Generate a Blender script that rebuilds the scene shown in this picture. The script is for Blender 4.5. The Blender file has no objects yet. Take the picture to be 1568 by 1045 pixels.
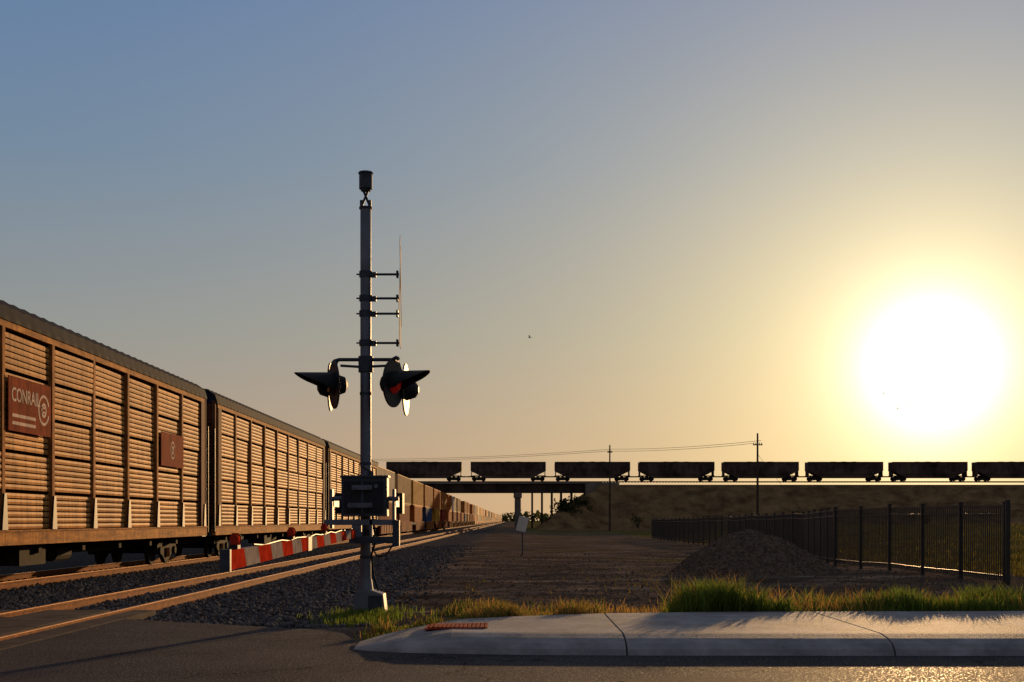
import bpy, math, random
import numpy as np
from mathutils import Vector, Matrix
random.seed(4); rng=np.random.default_rng(7)
S=bpy.context.scene
S.view_settings.view_transform='Standard'; S.view_settings.look='None'; S.view_settings.exposure=0

# ------------------------------------------------------------ materials
def mat(name,c,rough=.7,metal=0.,var=.25,scale=3.,bump=0.,bscale=40.,c2=None,stretch=None,trans=0.,spec=.12,island=0.,emit=0.,grime=0.):
    m=bpy.data.materials.new(name); m.use_nodes=True; nt=m.node_tree; N=nt.nodes; L=nt.links
    b=N['Principled BSDF']; b.inputs['Roughness'].default_value=rough; b.inputs['Metallic'].default_value=metal
    b.inputs['Specular IOR Level'].default_value=spec
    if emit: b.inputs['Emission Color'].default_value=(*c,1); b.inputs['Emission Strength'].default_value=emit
    tc=N.new('ShaderNodeNewGeometry'); mp=N.new('ShaderNodeMapping'); L.new(tc.outputs['Position'],mp.inputs[0])
    if stretch: mp.inputs['Scale'].default_value=stretch
    no=N.new('ShaderNodeTexNoise'); no.inputs['Scale'].default_value=scale; no.inputs['Detail'].default_value=8; no.inputs['Roughness'].default_value=.65
    L.new(mp.outputs[0],no.inputs['Vector'])
    r=N.new('ShaderNodeValToRGB'); e=r.color_ramp.elements
    c2=c2 or tuple(x*(1-var*1.6) for x in c)
    e[0].position=.32; e[1].position=.68
    e[0].color=(*c2,1); e[1].color=(*[min(1,x*(1+var*.5)) for x in c],1)
    L.new(no.outputs['Fac'],r.inputs[0]); out=r.outputs[0]
    if island:
        mx=N.new('ShaderNodeHueSaturation'); ma=N.new('ShaderNodeMapRange')
        L.new(tc.outputs['Random Per Island'],ma.inputs[0]); ma.inputs[3].default_value=1-island; ma.inputs[4].default_value=1+island
        L.new(ma.outputs[0],mx.inputs['Value']); L.new(out,mx.inputs['Color']); out=mx.outputs[0]
    L.new(out,b.inputs['Base Color'])
    if grime:   # vertical streaks of dirt and rust
        m2=N.new('ShaderNodeMapping'); m2.inputs['Scale'].default_value=(1,4,.35); L.new(tc.outputs['Position'],m2.inputs[0])
        n3=N.new('ShaderNodeTexNoise'); n3.inputs['Scale'].default_value=1.6; n3.inputs['Detail'].default_value=7; n3.inputs['Roughness'].default_value=.7; L.new(m2.outputs[0],n3.inputs['Vector'])
        r3=N.new('ShaderNodeValToRGB'); r3.color_ramp.elements[0].position=.36; r3.color_ramp.elements[1].position=.58
        r3.color_ramp.elements[0].color=(1-grime,(1-grime)*.85,(1-grime)*.75,1); r3.color_ramp.elements[1].color=(1,1,1,1); L.new(n3.outputs['Fac'],r3.inputs[0])
        mg=N.new('ShaderNodeMix'); mg.data_type='RGBA'; mg.blend_type='MULTIPLY'; mg.inputs[0].default_value=1; L.new(out,mg.inputs[6]); L.new(r3.outputs[0],mg.inputs[7]); L.new(mg.outputs[2],b.inputs['Base Color'])
    if bump:
        n2=N.new('ShaderNodeTexNoise'); n2.inputs['Scale'].default_value=bscale; n2.inputs['Detail'].default_value=6
        L.new(mp.outputs[0],n2.inputs['Vector'])
        bp=N.new('ShaderNodeBump'); bp.inputs['Strength'].default_value=bump; bp.inputs['Distance'].default_value=.03
        L.new(n2.outputs['Fac'],bp.inputs['Height']); L.new(bp.outputs[0],b.inputs['Normal'])
    if trans:
        t=N.new('ShaderNodeBsdfTranslucent'); L.new(out,t.inputs[0]); ms=N.new('ShaderNodeMixShader'); ms.inputs[0].default_value=trans
        L.new(b.outputs[0],ms.inputs[1]); L.new(t.outputs[0],ms.inputs[2]); L.new(ms.outputs[0],N['Material Output'].inputs[0])
    return m
M={}
def mm(k,*a,**kw): M[k]=mat(k,*a,**kw); return M[k]
mm('rack_panel',(.58,.27,.075),rough=.55,var=.3,scale=.8,c2=(.36,.155,.045),stretch=(1,.6,2.5),bump=.15,bscale=6,spec=.012,island=.14,grime=.5)
mm('rack_slot_shade',(.07,.026,.009),rough=.9,spec=0)  # shadow lines of the panel ribs, put into the dark recess colour
mm('rack_post',(.34,.13,.035),rough=.75,var=.35,scale=4,spec=.02)
mm('rack_sill',(.50,.22,.05),rough=.8,var=.5,scale=2.5,c2=(.20,.085,.028),stretch=(1,.5,3),spec=.03,grime=.4)
mm('rack_roof',(.022,.024,.034),rough=.8,var=.3,scale=1.,spec=.02)
mm('rack_end',(.13,.045,.022),rough=.8,var=.4,spec=.05)
mm('black_steel',(.022,.02,.02),rough=.55,var=.3)
mm('bogie',(.035,.026,.02),rough=.85,var=.4,scale=6,spec=.05)
mm('sign_maroon',(.25,.042,.014),rough=.8,var=.3,spec=.01,grime=.35)
mm('white_paint',(.62,.50,.40),rough=.8,var=.2,spec=.01,grime=.2)
mm('rail_side',(.28,.10,.03),rough=.85,var=.4,scale=8,spec=.05)
mm('rail_top',(.50,.25,.10),rough=.42,metal=.75,var=.25)
mm('tie',(.05,.036,.03),rough=.95,var=.5,scale=9,bump=.5,spec=0)
mm('galv',(.13,.135,.15),rough=.5,metal=.35,var=.2,scale=2,bump=.03,spec=.2)
mm('galv_dark',(.05,.054,.062),rough=.55,metal=.2,var=.3,scale=6,spec=.15)
mm('lens_red',(.50,.010,.008),rough=.15,var=.05,spec=.4,emit=.06)  # faint emission added as a red glint on an unlit lens
mm('lens_dark',(.05,.004,.004),rough=.15,var=.05,spec=.4)
mm('alu',(.6,.52,.42),rough=.5,metal=.4,var=.15)
mm('gate_red',(.45,.035,.014),rough=.8,var=.3,scale=8,spec=0)
mm('gate_white',(.30,.25,.215),rough=.8,var=.3,scale=8,spec=0)
mm('stone',(.085,.076,.073),rough=.95,var=.3,scale=20,island=.6,spec=.08)
mm('pile_stone',(.13,.086,.058),rough=.95,var=.3,scale=20,island=.45,spec=0)
mm('kerb_concrete',(.23,.212,.203),rough=.8,var=.32,scale=2.2,bump=.45,bscale=60,spec=.2)
mm('panel_concrete',(.08,.062,.053),rough=.9,var=.3,scale=2.2,bump=.35,bscale=60,spec=.03)
mm('grate_rust',(.34,.045,.02),rough=.8,var=.4,scale=12,spec=.02)
mm('fence_metal',(.022,.014,.009),rough=.5,var=.3,spec=.35)
mm('grass_green',(.14,.19,.028),rough=.7,var=.3,scale=2,trans=.55,island=.45,spec=.08)
mm('grass_field',(.13,.11,.026),rough=.8,var=.5,scale=.6,trans=.45,island=.4,spec=0)
mm('grass_dry',(.32,.17,.045),rough=.7,var=.4,scale=2,c2=(.18,.14,.035),trans=.5,island=.45,spec=.08)
mm('leaf',(.05,.055,.016),rough=.8,var=.4,scale=.5,trans=.35,island=.4,spec=.05)
mm('bark',(.06,.045,.03),rough=.9)
mm('bridge_steel',(.05,.032,.022),rough=.85,var=.4,scale=.5,spec=.05)
mm('bridge_conc',(.18,.135,.10),rough=.95,var=.25,scale=.4,spec=0)
mm('hopper',(.095,.058,.042),rough=.8,var=.5,scale=.4,spec=.03)
mm('coal',(.015,.015,.015),rough=.9)
mm('pole_wood',(.07,.045,.03),rough=.95,spec=0)
mm('wire',(.03,.03,.03),rough=.7)
mm('bird',(.03,.03,.03),rough=.8)
conts=[]
for i,c in enumerate([(.50,.12,.02),(.70,.55,.36),(.58,.26,.03),(.05,.07,.14),(.30,.045,.02),(.40,.23,.10),(.44,.15,.03),(.06,.10,.09)]):
    conts.append('cont%d'%i); mm('cont%d'%i,c,rough=.75,var=.25,scale=1.,spec=.02,grime=.35)

# ------------------------------------------------------------ mesh builder
class B:
    def __init__(s): s.v=[];s.f=[];s.mi=[];s.ms=[]
    def m(s,k):
        if k not in s.ms: s.ms.append(k)
        return s.ms.index(k)
    def add(s,vs,fs,k):
        o=len(s.v); s.v+= [tuple(v) for v in vs]; s.f+=[tuple(i+o for i in f) for f in fs]; s.mi+=[s.m(k)]*len(fs)
    def box(s,x0,x1,y0,y1,z0,z1,k):
        s.add([(x0,y0,z0),(x1,y0,z0),(x1,y1,z0),(x0,y1,z0),(x0,y0,z1),(x1,y0,z1),(x1,y1,z1),(x0,y1,z1)],
              [(0,3,2,1),(4,5,6,7),(0,1,5,4),(1,2,6,5),(2,3,7,6),(3,0,4,7)],k)
    def tube(s,p,q,r,k,r2=None,n=12,cap=True):
        p=Vector(p);q=Vector(q);d=(q-p).normalized(); u=d.orthogonal().normalized(); w=d.cross(u); r2=r if r2 is None else r2
        vs=[p+(u*math.cos(t)+w*math.sin(t))*r for t in [2*math.pi*i/n for i in range(n)]]+[q+(u*math.cos(t)+w*math.sin(t))*r2 for t in [2*math.pi*i/n for i in range(n)]]
        fs=[(i,(i+1)%n,n+(i+1)%n,n+i) for i in range(n)]
        if cap: fs+=[tuple(range(n))[::-1],tuple(range(n,2*n))]
        s.add(vs,fs,k)
    def path(s,pts,r,k,n=6):
        for a,b in zip(pts[:-1],pts[1:]): s.tube(a,b,r,k,n=n)
    def prism(s,poly,axis,a,b,k):
        def P(p,t): return {'x':(t,p[0],p[1]),'y':(p[0],t,p[1]),'z':(p[0],p[1],t)}[axis]
        n=len(poly); vs=[P(p,a) for p in poly]+[P(p,b) for p in poly]
        s.add(vs,[(i,(i+1)%n,n+(i+1)%n,n+i) for i in range(n)]+[tuple(range(n))[::-1],tuple(range(n,2*n))],k)
    def obj(s,name,loc=(0,0,0),smooth=False,bevel=0,fixn=True):
        me=bpy.data.meshes.new(name); me.from_pydata(s.v,[],s.f)
        for k in s.ms: me.materials.append(M[k])
        me.polygons.foreach_set('material_index',s.mi)
        if smooth: me.polygons.foreach_set('use_smooth',[True]*len(me.polygons))
        me.update()
        if fixn:
            import bmesh
            bm=bmesh.new(); bm.from_mesh(me); bmesh.ops.recalc_face_normals(bm,faces=bm.faces); bm.to_mesh(me); bm.free()
        o=bpy.data.objects.new(name,me); S.collection.objects.link(o); o.location=loc
        if bevel:
            md=o.modifiers.new('b','BEVEL'); md.width=bevel; md.segments=2; md.limit_method='ANGLE'
        return o

# ------------------------------------------------------------ terrain
def sstep(a,b,x): t=np.clip((x-a)/(b-a),0,1); return t*t*(3-2*t)
def vnoise(x,y,seed=0):
    r=0
    for i,(f,a) in enumerate([(1,1),(2.1,.5),(4.3,.25),(8.7,.13)]):
        r=r+a*np.sin(x*f*1.3+seed+i*1.7+1.3*np.sin(y*f*.9+i+seed))*np.cos(y*f*1.1+seed*.7+i*2.3+1.1*np.sin(x*f*.8+i))
    return r
def gz(x,y):
    x=np.asarray(x,float); y=np.asarray(y,float)
    z=-0.03-0.085*sstep(-3.2,-4.6,x)
    z=z+0.03*vnoise(x*1.1,y*1.1)*sstep(-3.5,-2,x)+.012*vnoise(x*4,y*4,3)
    z=z+0.12*sstep(-2.2,-.9,x)*sstep(21,17.6,y)
    rd=np.where(x>-1.7, sstep(14.9,14.4,y), np.where(x>-4,sstep(17.2,16.2,y),sstep(18.9,18.2,y)))
    z=z*(1-rd)-0.16*rd
    z=z-0.25*(sstep(30,115,y)*sstep(-2,6,x)*sstep(400,200,y))
    z=z+1.1*sstep(15,34,x)*sstep(34,60,y)*sstep(230,120,y)*(1+.2*vnoise(x*.2,y*.12))
    return z
def axis(lo,a,b,hi,st,g=1.12):
    m=list(np.arange(a,b,st)); s=st; v=b
    while v<hi: m.append(v); s*=g; v+=s
    m.append(hi); s=st; v=a; l=[]
    while v>lo: s*=g; v-=s; l.append(v)
    return np.array(sorted(l)+m)
xs=axis(-3000,-9,14,3000,.14); ys=axis(-500,13,34,4000,.14)
X,Y=np.meshgrid(xs,ys); Z=gz(X,Y)
Z=np.where((X>-1.75)&(Y<16.9)&(Y>13),np.minimum(Z,0.02),Z)
nx,ny=len(xs),len(ys)
V=np.stack([X.ravel(),Y.ravel(),Z.ravel()],1); I=np.arange(nx*ny).reshape(ny,nx)
F=np.stack([I[:-1,:-1].ravel(),I[:-1,1:].ravel(),I[1:,1:].ravel(),I[1:,:-1].ravel()],1)
me=bpy.data.meshes.new('ground'); me.from_pydata(V.tolist(),[],F.tolist()); me.polygons.foreach_set('use_smooth',[True]*len(F))
g=bpy.data.objects.new('ground',me); S.collection.objects.link(g)
gm=bpy.data.materials.new('ground'); gm.use_nodes=True; nt=gm.node_tree; N=nt.nodes; L=nt.links
b=N['Principled BSDF']; b.inputs['Roughness'].default_value=.95; b.inputs['Specular IOR Level'].default_value=.0
geo=N.new('ShaderNodeNewGeometry'); sp=N.new('ShaderNodeSeparateXYZ'); L.new(geo.outputs['Position'],sp.inputs[0])
def noise(sc,det=8,ro=.6,vec=None):
    n=N.new('ShaderNodeTexNoise'); n.inputs['Scale'].default_value=sc; n.inputs['Detail'].default_value=det; n.inputs['Roughness'].default_value=ro
    L.new(vec or geo.outputs['Position'],n.inputs['Vector']); return n.outputs['Fac']
def ramp(fac,stops):
    r=N.new('ShaderNodeValToRGB'); e=r.color_ramp.elements
    while len(e)<len(stops): e.new(.5)
    for q,(p,c) in zip(e,stops): q.position=p; q.color=(*c,1)
    L.new(fac,r.inputs[0]); return r.outputs[0]
def mth(op,a,b_=None,c=None,clamp=False):
    n=N.new('ShaderNodeMath'); n.operation=op; n.use_clamp=clamp
    for i,v in enumerate([a,b_,c]):
        if v is None: continue
        if isinstance(v,(int,float)): n.inputs[i].default_value=v
        else: L.new(v,n.inputs[i])
    return n.outputs[0]
def mixc(f,a,b_):
    n=N.new('ShaderNodeMix'); n.data_type='RGBA'; L.new(f,n.inputs[0]); L.new(a,n.inputs[6]); L.new(b_,n.inputs[7]); return n.outputs[2]
def mulc(a,b_):
    n=N.new('ShaderNodeMix'); n.data_type='RGBA'; n.blend_type='MULTIPLY'; n.inputs[0].default_value=1; L.new(a,n.inputs[6]); L.new(b_,n.inputs[7]); return n.outputs[2]
mpg=N.new('ShaderNodeMapping'); mpg.inputs['Scale'].default_value=(.3,1.,1); L.new(geo.outputs['Position'],mpg.inputs[0])
dirt=ramp(noise(.8,9,.65,mpg.outputs[0]),[(.34,(.05,.035,.025)),(.46,(.085,.061,.045)),(.55,(.12,.087,.064)),(.66,(.22,.165,.122))])
dirt=mulc(dirt,ramp(noise(14,5,.7),[(.35,(.55,.55,.55)),(.6,(1.25,1.22,1.2))]))
vo=N.new('ShaderNodeTexVoronoi'); vo.inputs['Scale'].default_value=17; L.new(geo.outputs['Position'],vo.inputs['Vector'])
bal=ramp(vo.outputs['Color'],[(0.1,(.03,.027,.027)),(.5,(.065,.058,.055)),(.9,(.12,.107,.098))])
gr=ramp(noise(.25),[(.3,(.045,.042,.013)),(.5,(.095,.076,.022)),(.7,(.15,.10,.035))])
wob=mth('MULTIPLY_ADD',noise(.7),2.4,-1.2)
bm_=mth('MULTIPLY',mth('SUBTRACT',-2.1,mth('ADD',sp.outputs[0],wob)),1.6,clamp=True)
col=mixc(bm_,dirt,bal)
gmask=mth('MULTIPLY',mth('SUBTRACT',noise(.12,4),.56),9,clamp=True)
far=mth('MULTIPLY',mth('SUBTRACT',sp.outputs[1],34),.06,clamp=True)
rt=mth('MULTIPLY',mth('SUBTRACT',mth('ADD',sp.outputs[0],wob),12.5),.5,clamp=True)
gmask=mth('MAXIMUM',mth('MULTIPLY',mth('MULTIPLY',gmask,far),mth('SUBTRACT',1,bm_)),rt)
vf=mth('MULTIPLY',mth('SUBTRACT',sp.outputs[1],120),.01,clamp=True)
gmask=mth('MAXIMUM',gmask,mth('MULTIPLY',vf,mth('MULTIPLY',mth('SUBTRACT',sp.outputs[0],1),.5,clamp=True)))
col=mixc(gmask,col,gr); L.new(col,b.inputs['Base Color'])
bp=N.new('ShaderNodeBump'); bp.inputs['Strength'].default_value=.9; bp.inputs['Distance'].default_value=.06
hh=mth('ADD',mth('MULTIPLY',vo.outputs['Distance'],mth('MULTIPLY_ADD',bm_,1.0,.25)),mth('MULTIPLY',noise(9,10,.75),1.2))
L.new(hh,bp.inputs['Height']); L.new(bp.outputs[0],b.inputs['Normal'])
me.materials.append(gm)

# ------------------------------------------------------------ road
am=bpy.data.materials.new('asphalt'); am.use_nodes=True; nt=am.node_tree; N=nt.nodes; L=nt.links
b=N['Principled BSDF']
geo=N.new('ShaderNodeNewGeometry')
c1=ramp(noise(.6,6),[(.3,(.034,.031,.034)),(.7,(.062,.055,.058))])
c2=ramp(noise(110,2,.5),[(.35,(.35,.35,.35)),(.52,(.95,.95,.95)),(.68,(2.8,2.6,2.4))])
cc=mulc(c1,c2)
vc=N.new('ShaderNodeTexVoronoi'); vc.feature='DISTANCE_TO_EDGE'; vc.inputs['Scale'].default_value=.22
wv=N.new('ShaderNodeVectorMath'); wv.operation='ADD'; nv=N.new('ShaderNodeTexNoise'); nv.inputs['Scale'].default_value=1.7; nv.inputs['Detail'].default_value=5; L.new(geo.outputs['Position'],nv.inputs['Vector']); L.new(geo.outputs['Position'],wv.inputs[0]); L.new(nv.outputs['Color'],wv.inputs[1]); L.new(wv.outputs[0],vc.inputs['Vector'])
cc=mulc(cc,ramp(vc.outputs['Distance'],[(.0,(.3,.3,.3)),(.006,(1,1,1))]))
L.new(cc,b.inputs['Base Color'])
# scattered polished aggregate: smoother, shinier stones
gl=mth('MULTIPLY',mth('SUBTRACT',noise(45,1,.5),.62),16,clamp=True)
L.new(mth('MULTIPLY_ADD',gl,.4,.018),b.inputs['Specular IOR Level']); L.new(mth('MULTIPLY_ADD',gl,-.4,.82),b.inputs['Roughness'])
bp=N.new('ShaderNodeBump'); bp.inputs['Strength'].default_value=1; bp.inputs['Distance'].default_value=.02; L.new(noise(90,3,.6),bp.inputs['Height']); L.new(bp.outputs[0],b.inputs['Normal'])
M['asphalt']=am
r=B()
edge=[(-400,18.9),(-12,18.9),(-6.35,18.9),(-5.2,18.35),(-4.2,17.75),(-3.2,17.15),(-2.5,16.75),(-2.1,16.2),(-1.85,15.3),(-1.6,14.9),(-1.3,14.4),(0,14.2),(400,14.2)]
top=[(x,y,.0) for x,y in edge]; bot=[(x,-6,.0) for x,y in edge]
n=len(edge); r.add(top+bot,[(i,i+1,n+i+1,n+i) for i in range(n-1)],'asphalt')
r.add(top+[(x,y+.06,-.16) for x,y in edge],[(i,i+1,n+i+1,n+i) for i in range(n-1)],'asphalt')
r.obj('road',fixn=False)
mm('cover_iron',(.07,.055,.05),rough=.85,var=.3,scale=14,bump=.4,bscale=50,spec=.03)
r=B(); r.prism([(1.56+.62*math.cos(t)*1,11.35+.3*math.sin(t)) for t in [2*math.pi*i/28 for i in range(28)]],'z',-.02,.006,'cover_iron'); r.obj('manhole_cover')
r=B()
for (a,c) in [(-7.24,-6.13),(-12.5,-11.3)]:
    yy=9.
    while yy<18.7: r.box(a+.07,c-.07,yy,yy+1.58,-.1,.018,'panel_concrete'); yy+=1.6
for (a,c) in [(-5.85,-5.5),(-7.9,-7.55),(-10.8,-10.4)]:
    yy=9.
    while yy<18.7: r.box(a,c,yy,yy+1.58,-.1,.014,'panel_concrete'); yy+=1.6
r.obj('crossing_panels',bevel=.01)

# ------------------------------------------------------------ sidewalk with kerb
secs=[(-1.72,14.15,14.75),(-1.5,13.95,15.2),(-1.2,13.8,15.35),(-.66,13.68,15.95),(.1,13.56,16.45),(1.185,13.5,16.95),(1.2,13.5,16.95),(2.5,13.48,17.2),(3.955,13.47,17.3),(3.97,13.47,17.3),(6.7,13.46,17.4),(6.715,13.46,17.4),(9.5,13.45,17.4),(9.515,13.45,17.4),(40,13.45,17.4)]
breaks={5,8,10,12}
def prof(x,f,bk):
    k=min(1,max(.12,(x+1.8)/.9)); h=.185*k; w=(bk-f)
    a=[(0,-.03),(0.02,.0),(.06,.06),(.14,.115),(.30,.155),(.52,.18),(.62,.185)]
    s=min(1,w/1.2)
    return [(x,f+p*s,(z/.185)*h if z>0 else z) for p,z in a]+[(x,bk-.02,h+.01),(x,bk,h-.01),(x,bk,-.12)]
r=B(); seg=[]; cur=[]
for i,sx in enumerate(secs):
    cur.append(sx)
    if i in breaks or i==len(secs)-1: seg.append(cur); cur=[]
for c in seg:
    P=[prof(*q) for q in c]; k=len(P[0]); vs=[p for q in P for p in q]; fs=[]
    for i in range(len(P)-1):
        for j in range(k-1): fs.append((i*k+j,(i+1)*k+j,(i+1)*k+j+1,i*k+j+1))
    fs+= [tuple(range(k)),tuple(range((len(P)-1)*k,len(P)*k))[::-1]]
    r.add(vs,fs,'kerb_concrete')
r.obj('sidewalk',smooth=False,bevel=.006)
r=B()
gx0,gx1,gy0,gy1=-.98,-.28,14.62,15.25
def gh(x): return .185*min(1,max(.12,(x+1.8)/.9))
r.add([(gx0,gy0,gh(gx0)+.004),(gx0,gy1,gh(gx0)+.004),(-.9,gy1,.190),(-.9,gy0,.190),(gx1,gy1,.192),(gx1,gy0,.192)],[(0,3,2,1),(3,5,4,2)],'bogie')
for a in [gy0,gy1-.04]: r.add([(gx0,a,gh(gx0)+.006),(gx1,a,.194),(gx1,a+.04,.194),(gx0,a+.04,gh(gx0)+.006),(gx0,a,gh(gx0)+.02),(gx1,a,.205),(gx1,a+.04,.205),(gx0,a+.04,gh(gx0)+.02)],[(0,3,2,1),(4,5,6,7),(0,1,5,4),(1,2,6,5),(2,3,7,6),(3,0,4,7)],'grate_rust')
for i in range(15):
    x=gx0+i*(gx1-gx0-.03)/14; z=gh(x); r.box(x,x+.034,gy0+.04,gy1-.04,z+.008,z+.018,'grate_rust')
r.obj('drain_grate')

# ------------------------------------------------------------ tracks
def track(cx,name):
    r=B()
    for sgn in (-1,1):
        x=cx+sgn*.7525
        for (a,b_) in [(-60,18.9),(18.9,300),(300,3000)]:
            r.box(x-.07,x+.07,a,b_,-.115,-.095,'rail_side'); r.box(x-.012,x+.012,a,b_,-.095,.02,'rail_side')
            r.box(x-.036,x+.036,a,b_,.0,.034,'rail_side'); r.box(x-.034,x+.034,a,b_,.0345,.038,'rail_top')
    y=19.2
    while y<200:
        w=random.uniform(-.03,.03); r.box(cx-1.28+w,cx+1.28+w,y,y+.23,-.25,-.117+random.uniform(-.01,.0),'tie'); 
        for sgn in (-1,1): r.box(cx+sgn*.7525-.15,cx+sgn*.7525+.15,y+.03,y+.2,-.1165,-.10,'rail_side')
        y+=.52
    r.obj(name)
track(-6.72,'railway_track'); track(-11.95,'railway_track')

# ------------------------------------------------------------ stones
PH=(1+5**.5)/2
ico=np.array([(-1,PH,0),(1,PH,0),(-1,-PH,0),(1,-PH,0),(0,-1,PH),(0,1,PH),(0,-1,-PH),(0,1,-PH),(PH,0,-1),(PH,0,1),(-PH,0,-1),(-PH,0,1)])/1.9
icf=np.array([(0,11,5),(0,5,1),(0,1,7),(0,7,10),(0,10,11),(1,5,9),(5,11,4),(11,10,2),(10,7,6),(7,1,8),(3,9,4),(3,4,2),(3,2,6),(3,6,8),(3,8,9),(4,9,5),(2,4,11),(6,2,10),(8,6,7),(9,8,1)])
def stones(px,py,pz,sz,name,k):
    n=len(px); q=rng.normal(size=(n,3,3)); Q,_=np.linalg.qr(q)
    base=ico[None]*(1+rng.uniform(-.28,.28,(n,12,1)))*np.stack([rng.uniform(.7,1.3,n),rng.uniform(.6,1.1,n),rng.uniform(.45,.9,n)],1)[:,None,:]
    v=np.einsum('nij,nkj->nki',Q,base)*sz[:,None,None]+np.stack([px,py,pz],1)[:,None,:]
    f=(icf[None]+np.arange(n)[:,None,None]*12).reshape(-1,3)
    me=bpy.data.meshes.new(name); me.from_pydata(v.reshape(-1,3).tolist(),[],f.tolist()); me.materials.append(M[k])
    o=bpy.data.objects.new(name,me); S.collection.objects.link(o); return o
n=24000
py=17.2/(1-rng.uniform(0,1,n)*(1-17.2/75)); px=rng.uniform(-10.6,-2.3,n)+.35*rng.normal(size=n)
lim=np.where(px>-6.4,17.0+(-2.4-px)*.48,18.95)
ok=(py>lim+.1)&(px<-1.6); ok&=~((np.abs(px+7.47)<.1)|(np.abs(px+5.97)<.1)|(np.abs(px+11.2)<.1))
px,py=px[ok],py[ok]; sz=rng.uniform(.022,.055,len(px))
stones(px,py,gz(px,py)+.012,sz,'track_ballast','stone')
n=6000; py=19.5/(1-rng.uniform(0,1,n)*(1-19.5/60)); px=rng.uniform(-2,12,n); sz=rng.uniform(.008,.035,n)
stones(px,py,gz(px,py)+.004,sz,'loose_gravel','pile_stone')
mx0,my0=6.55,36.
def mh(x,y):
    dx=(x-mx0); dx=np.where(dx>0,dx/2.5,(dx)/2.1); dy=(y-my0)/2.6
    r_=np.sqrt(dx*dx+dy*dy)*(1+.08*np.sin(3*np.arctan2(dy,dx)+1)); 
    h=1.32*np.clip(1-r_**1.25,-.1,1); p=1.14+.05*vnoise(x*2,y*2); return np.where(h>p-.2,p-.2+(h-p+.2)*.5,h)+.035*vnoise(x*3,y*3,2)
gx=np.linspace(mx0-2.6,mx0+3.0,110); gy=np.linspace(my0-3.2,my0+3.2,110); GX,GY=np.meshgrid(gx,gy); GZ=mh(GX,GY)+gz(GX,GY)
me=bpy.data.meshes.new('gravel_mound'); I=np.arange(12100).reshape(110,110)
me.from_pydata(np.stack([GX.ravel(),GY.ravel(),GZ.ravel()-.03],1).tolist(),[],np.stack([I[:-1,:-1].ravel(),I[:-1,1:].ravel(),I[1:,1:].ravel(),I[1:,:-1].ravel()],1).tolist())
mm('mound',(.13,.086,.056),rough=.95,var=.35,scale=4,bump=.9,bscale=25,spec=0); me.materials.append(M['mound']); me.polygons.foreach_set('use_smooth',[True]*len(me.polygons))
o=bpy.data.objects.new('gravel_mound',me); S.collection.objects.link(o)
n=9000; px=rng.uniform(mx0-2.3,mx0+2.8,n); py=rng.uniform(my0-3,my0+1.5,n); h=mh(px,py); ok=h>.0; px,py,h=px[ok],py[ok],h[ok]
so=stones(px,py,h+gz(px,py)-.03,rng.uniform(.014,.04,len(px)),'mound_stones','pile_stone'); so.parent=o

# ------------------------------------------------------------ grass
def grass(name,k,px,py,h,w=.006,lean=.35,pz=None):
    n=len(px); pz=gz(px,py)-.01 if pz is None else pz
    a=rng.uniform(0,2*math.pi,n); l=rng.uniform(.1,1,n)*lean*h; d=np.stack([np.cos(a),np.sin(a)],1)
    bx=rng.uniform(0,2*math.pi,n); s=np.stack([np.cos(bx),np.sin(bx)],1)*w*rng.uniform(.7,1.5,n)[:,None]
    v=np.zeros((n,7,3))
    for i,(t,ww) in enumerate([(0,1),(.4,.85),(.75,.55)]):
        c=np.stack([px,py],1)+d*(l*t*t)[:,None]
        v[:,2*i,:2]=c-s*ww; v[:,2*i+1,:2]=c+s*ww; v[:,2*i,2]=v[:,2*i+1,2]=pz+h*t
    v[:,6,:2]=np.stack([px,py],1)+d*l[:,None]; v[:,6,2]=pz+h*.97
    o7=np.arange(n)*7
    q=np.concatenate([np.stack([o7,o7+1,o7+3,o7+2],1),np.stack([o7+2,o7+3,o7+5,o7+4],1)]).tolist(); t=np.stack([o7+4,o7+5,o7+6],1).tolist()
    me=bpy.data.meshes.new(name); me.from_pydata(v.reshape(-1,3).tolist(),[],q+t); me.materials.append(M[k])
    o=bpy.data.objects.new(name,me); S.collection.objects.link(o); return o
def back(x): return np.interp(x,[-1.72,-1.5,-1.2,-.66,.1,1.2,2.5,4,40],[14.75,15.2,15.35,15.95,16.45,16.95,17.2,17.3,17.4])
n=36000; px=2.1+10*rng.uniform(0,1,n)**1.0; py=back(px)+.03+np.abs(rng.normal(0,.9,n))
cl=vnoise(px*1.6,py*1.3,5); ok=(rng.uniform(0,1,n)<.5+.5*cl)&(py<21); ok&=(px>2.2+.25*rng.normal(size=n)); px,py,cl=px[ok],py[ok],cl[ok]
h=(.12+.19*np.clip(cl+.5,0,1.4)*rng.uniform(.35,1.3,len(px)))*np.where(px<3.4,1.3,1.1)
grass('verge_grass','grass_green',px,py,h,w=.007,lean=.65)
n=2200; px=2.2+9*rng.uniform(0,1,n); py=back(px)+.1+np.abs(rng.normal(0,.8,n)); h=rng.uniform(.2,.52,n)*np.where(px<3.2,1.35,.85)
grass('tall_grass_stalks','grass_dry',px,py,h,w=.005,lean=.6)
n=5000; px=1.+12*rng.uniform(0,1,n); py=back(px)+.8+np.abs(rng.normal(0,1.6,n)); h=rng.uniform(.03,.16,n)
grass('dry_verge_grass','grass_dry',px,py,h,w=.007)
n=15000; px=rng.uniform(-1.9,1.5,n); py=back(px)+.15+np.abs(rng.normal(0,1.1,n)); cl=vnoise(px*2.3,py*1.7,1)
edge_=np.clip((px+1.95)*2.5,0,1)*np.clip((1.3-px)*1.2,0,1); ok=(rng.uniform(0,1,n)<(.4+.5*cl)*edge_)&(py<back(px)+2.6); px,py,cl=px[ok],py[ok],cl[ok]
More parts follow.
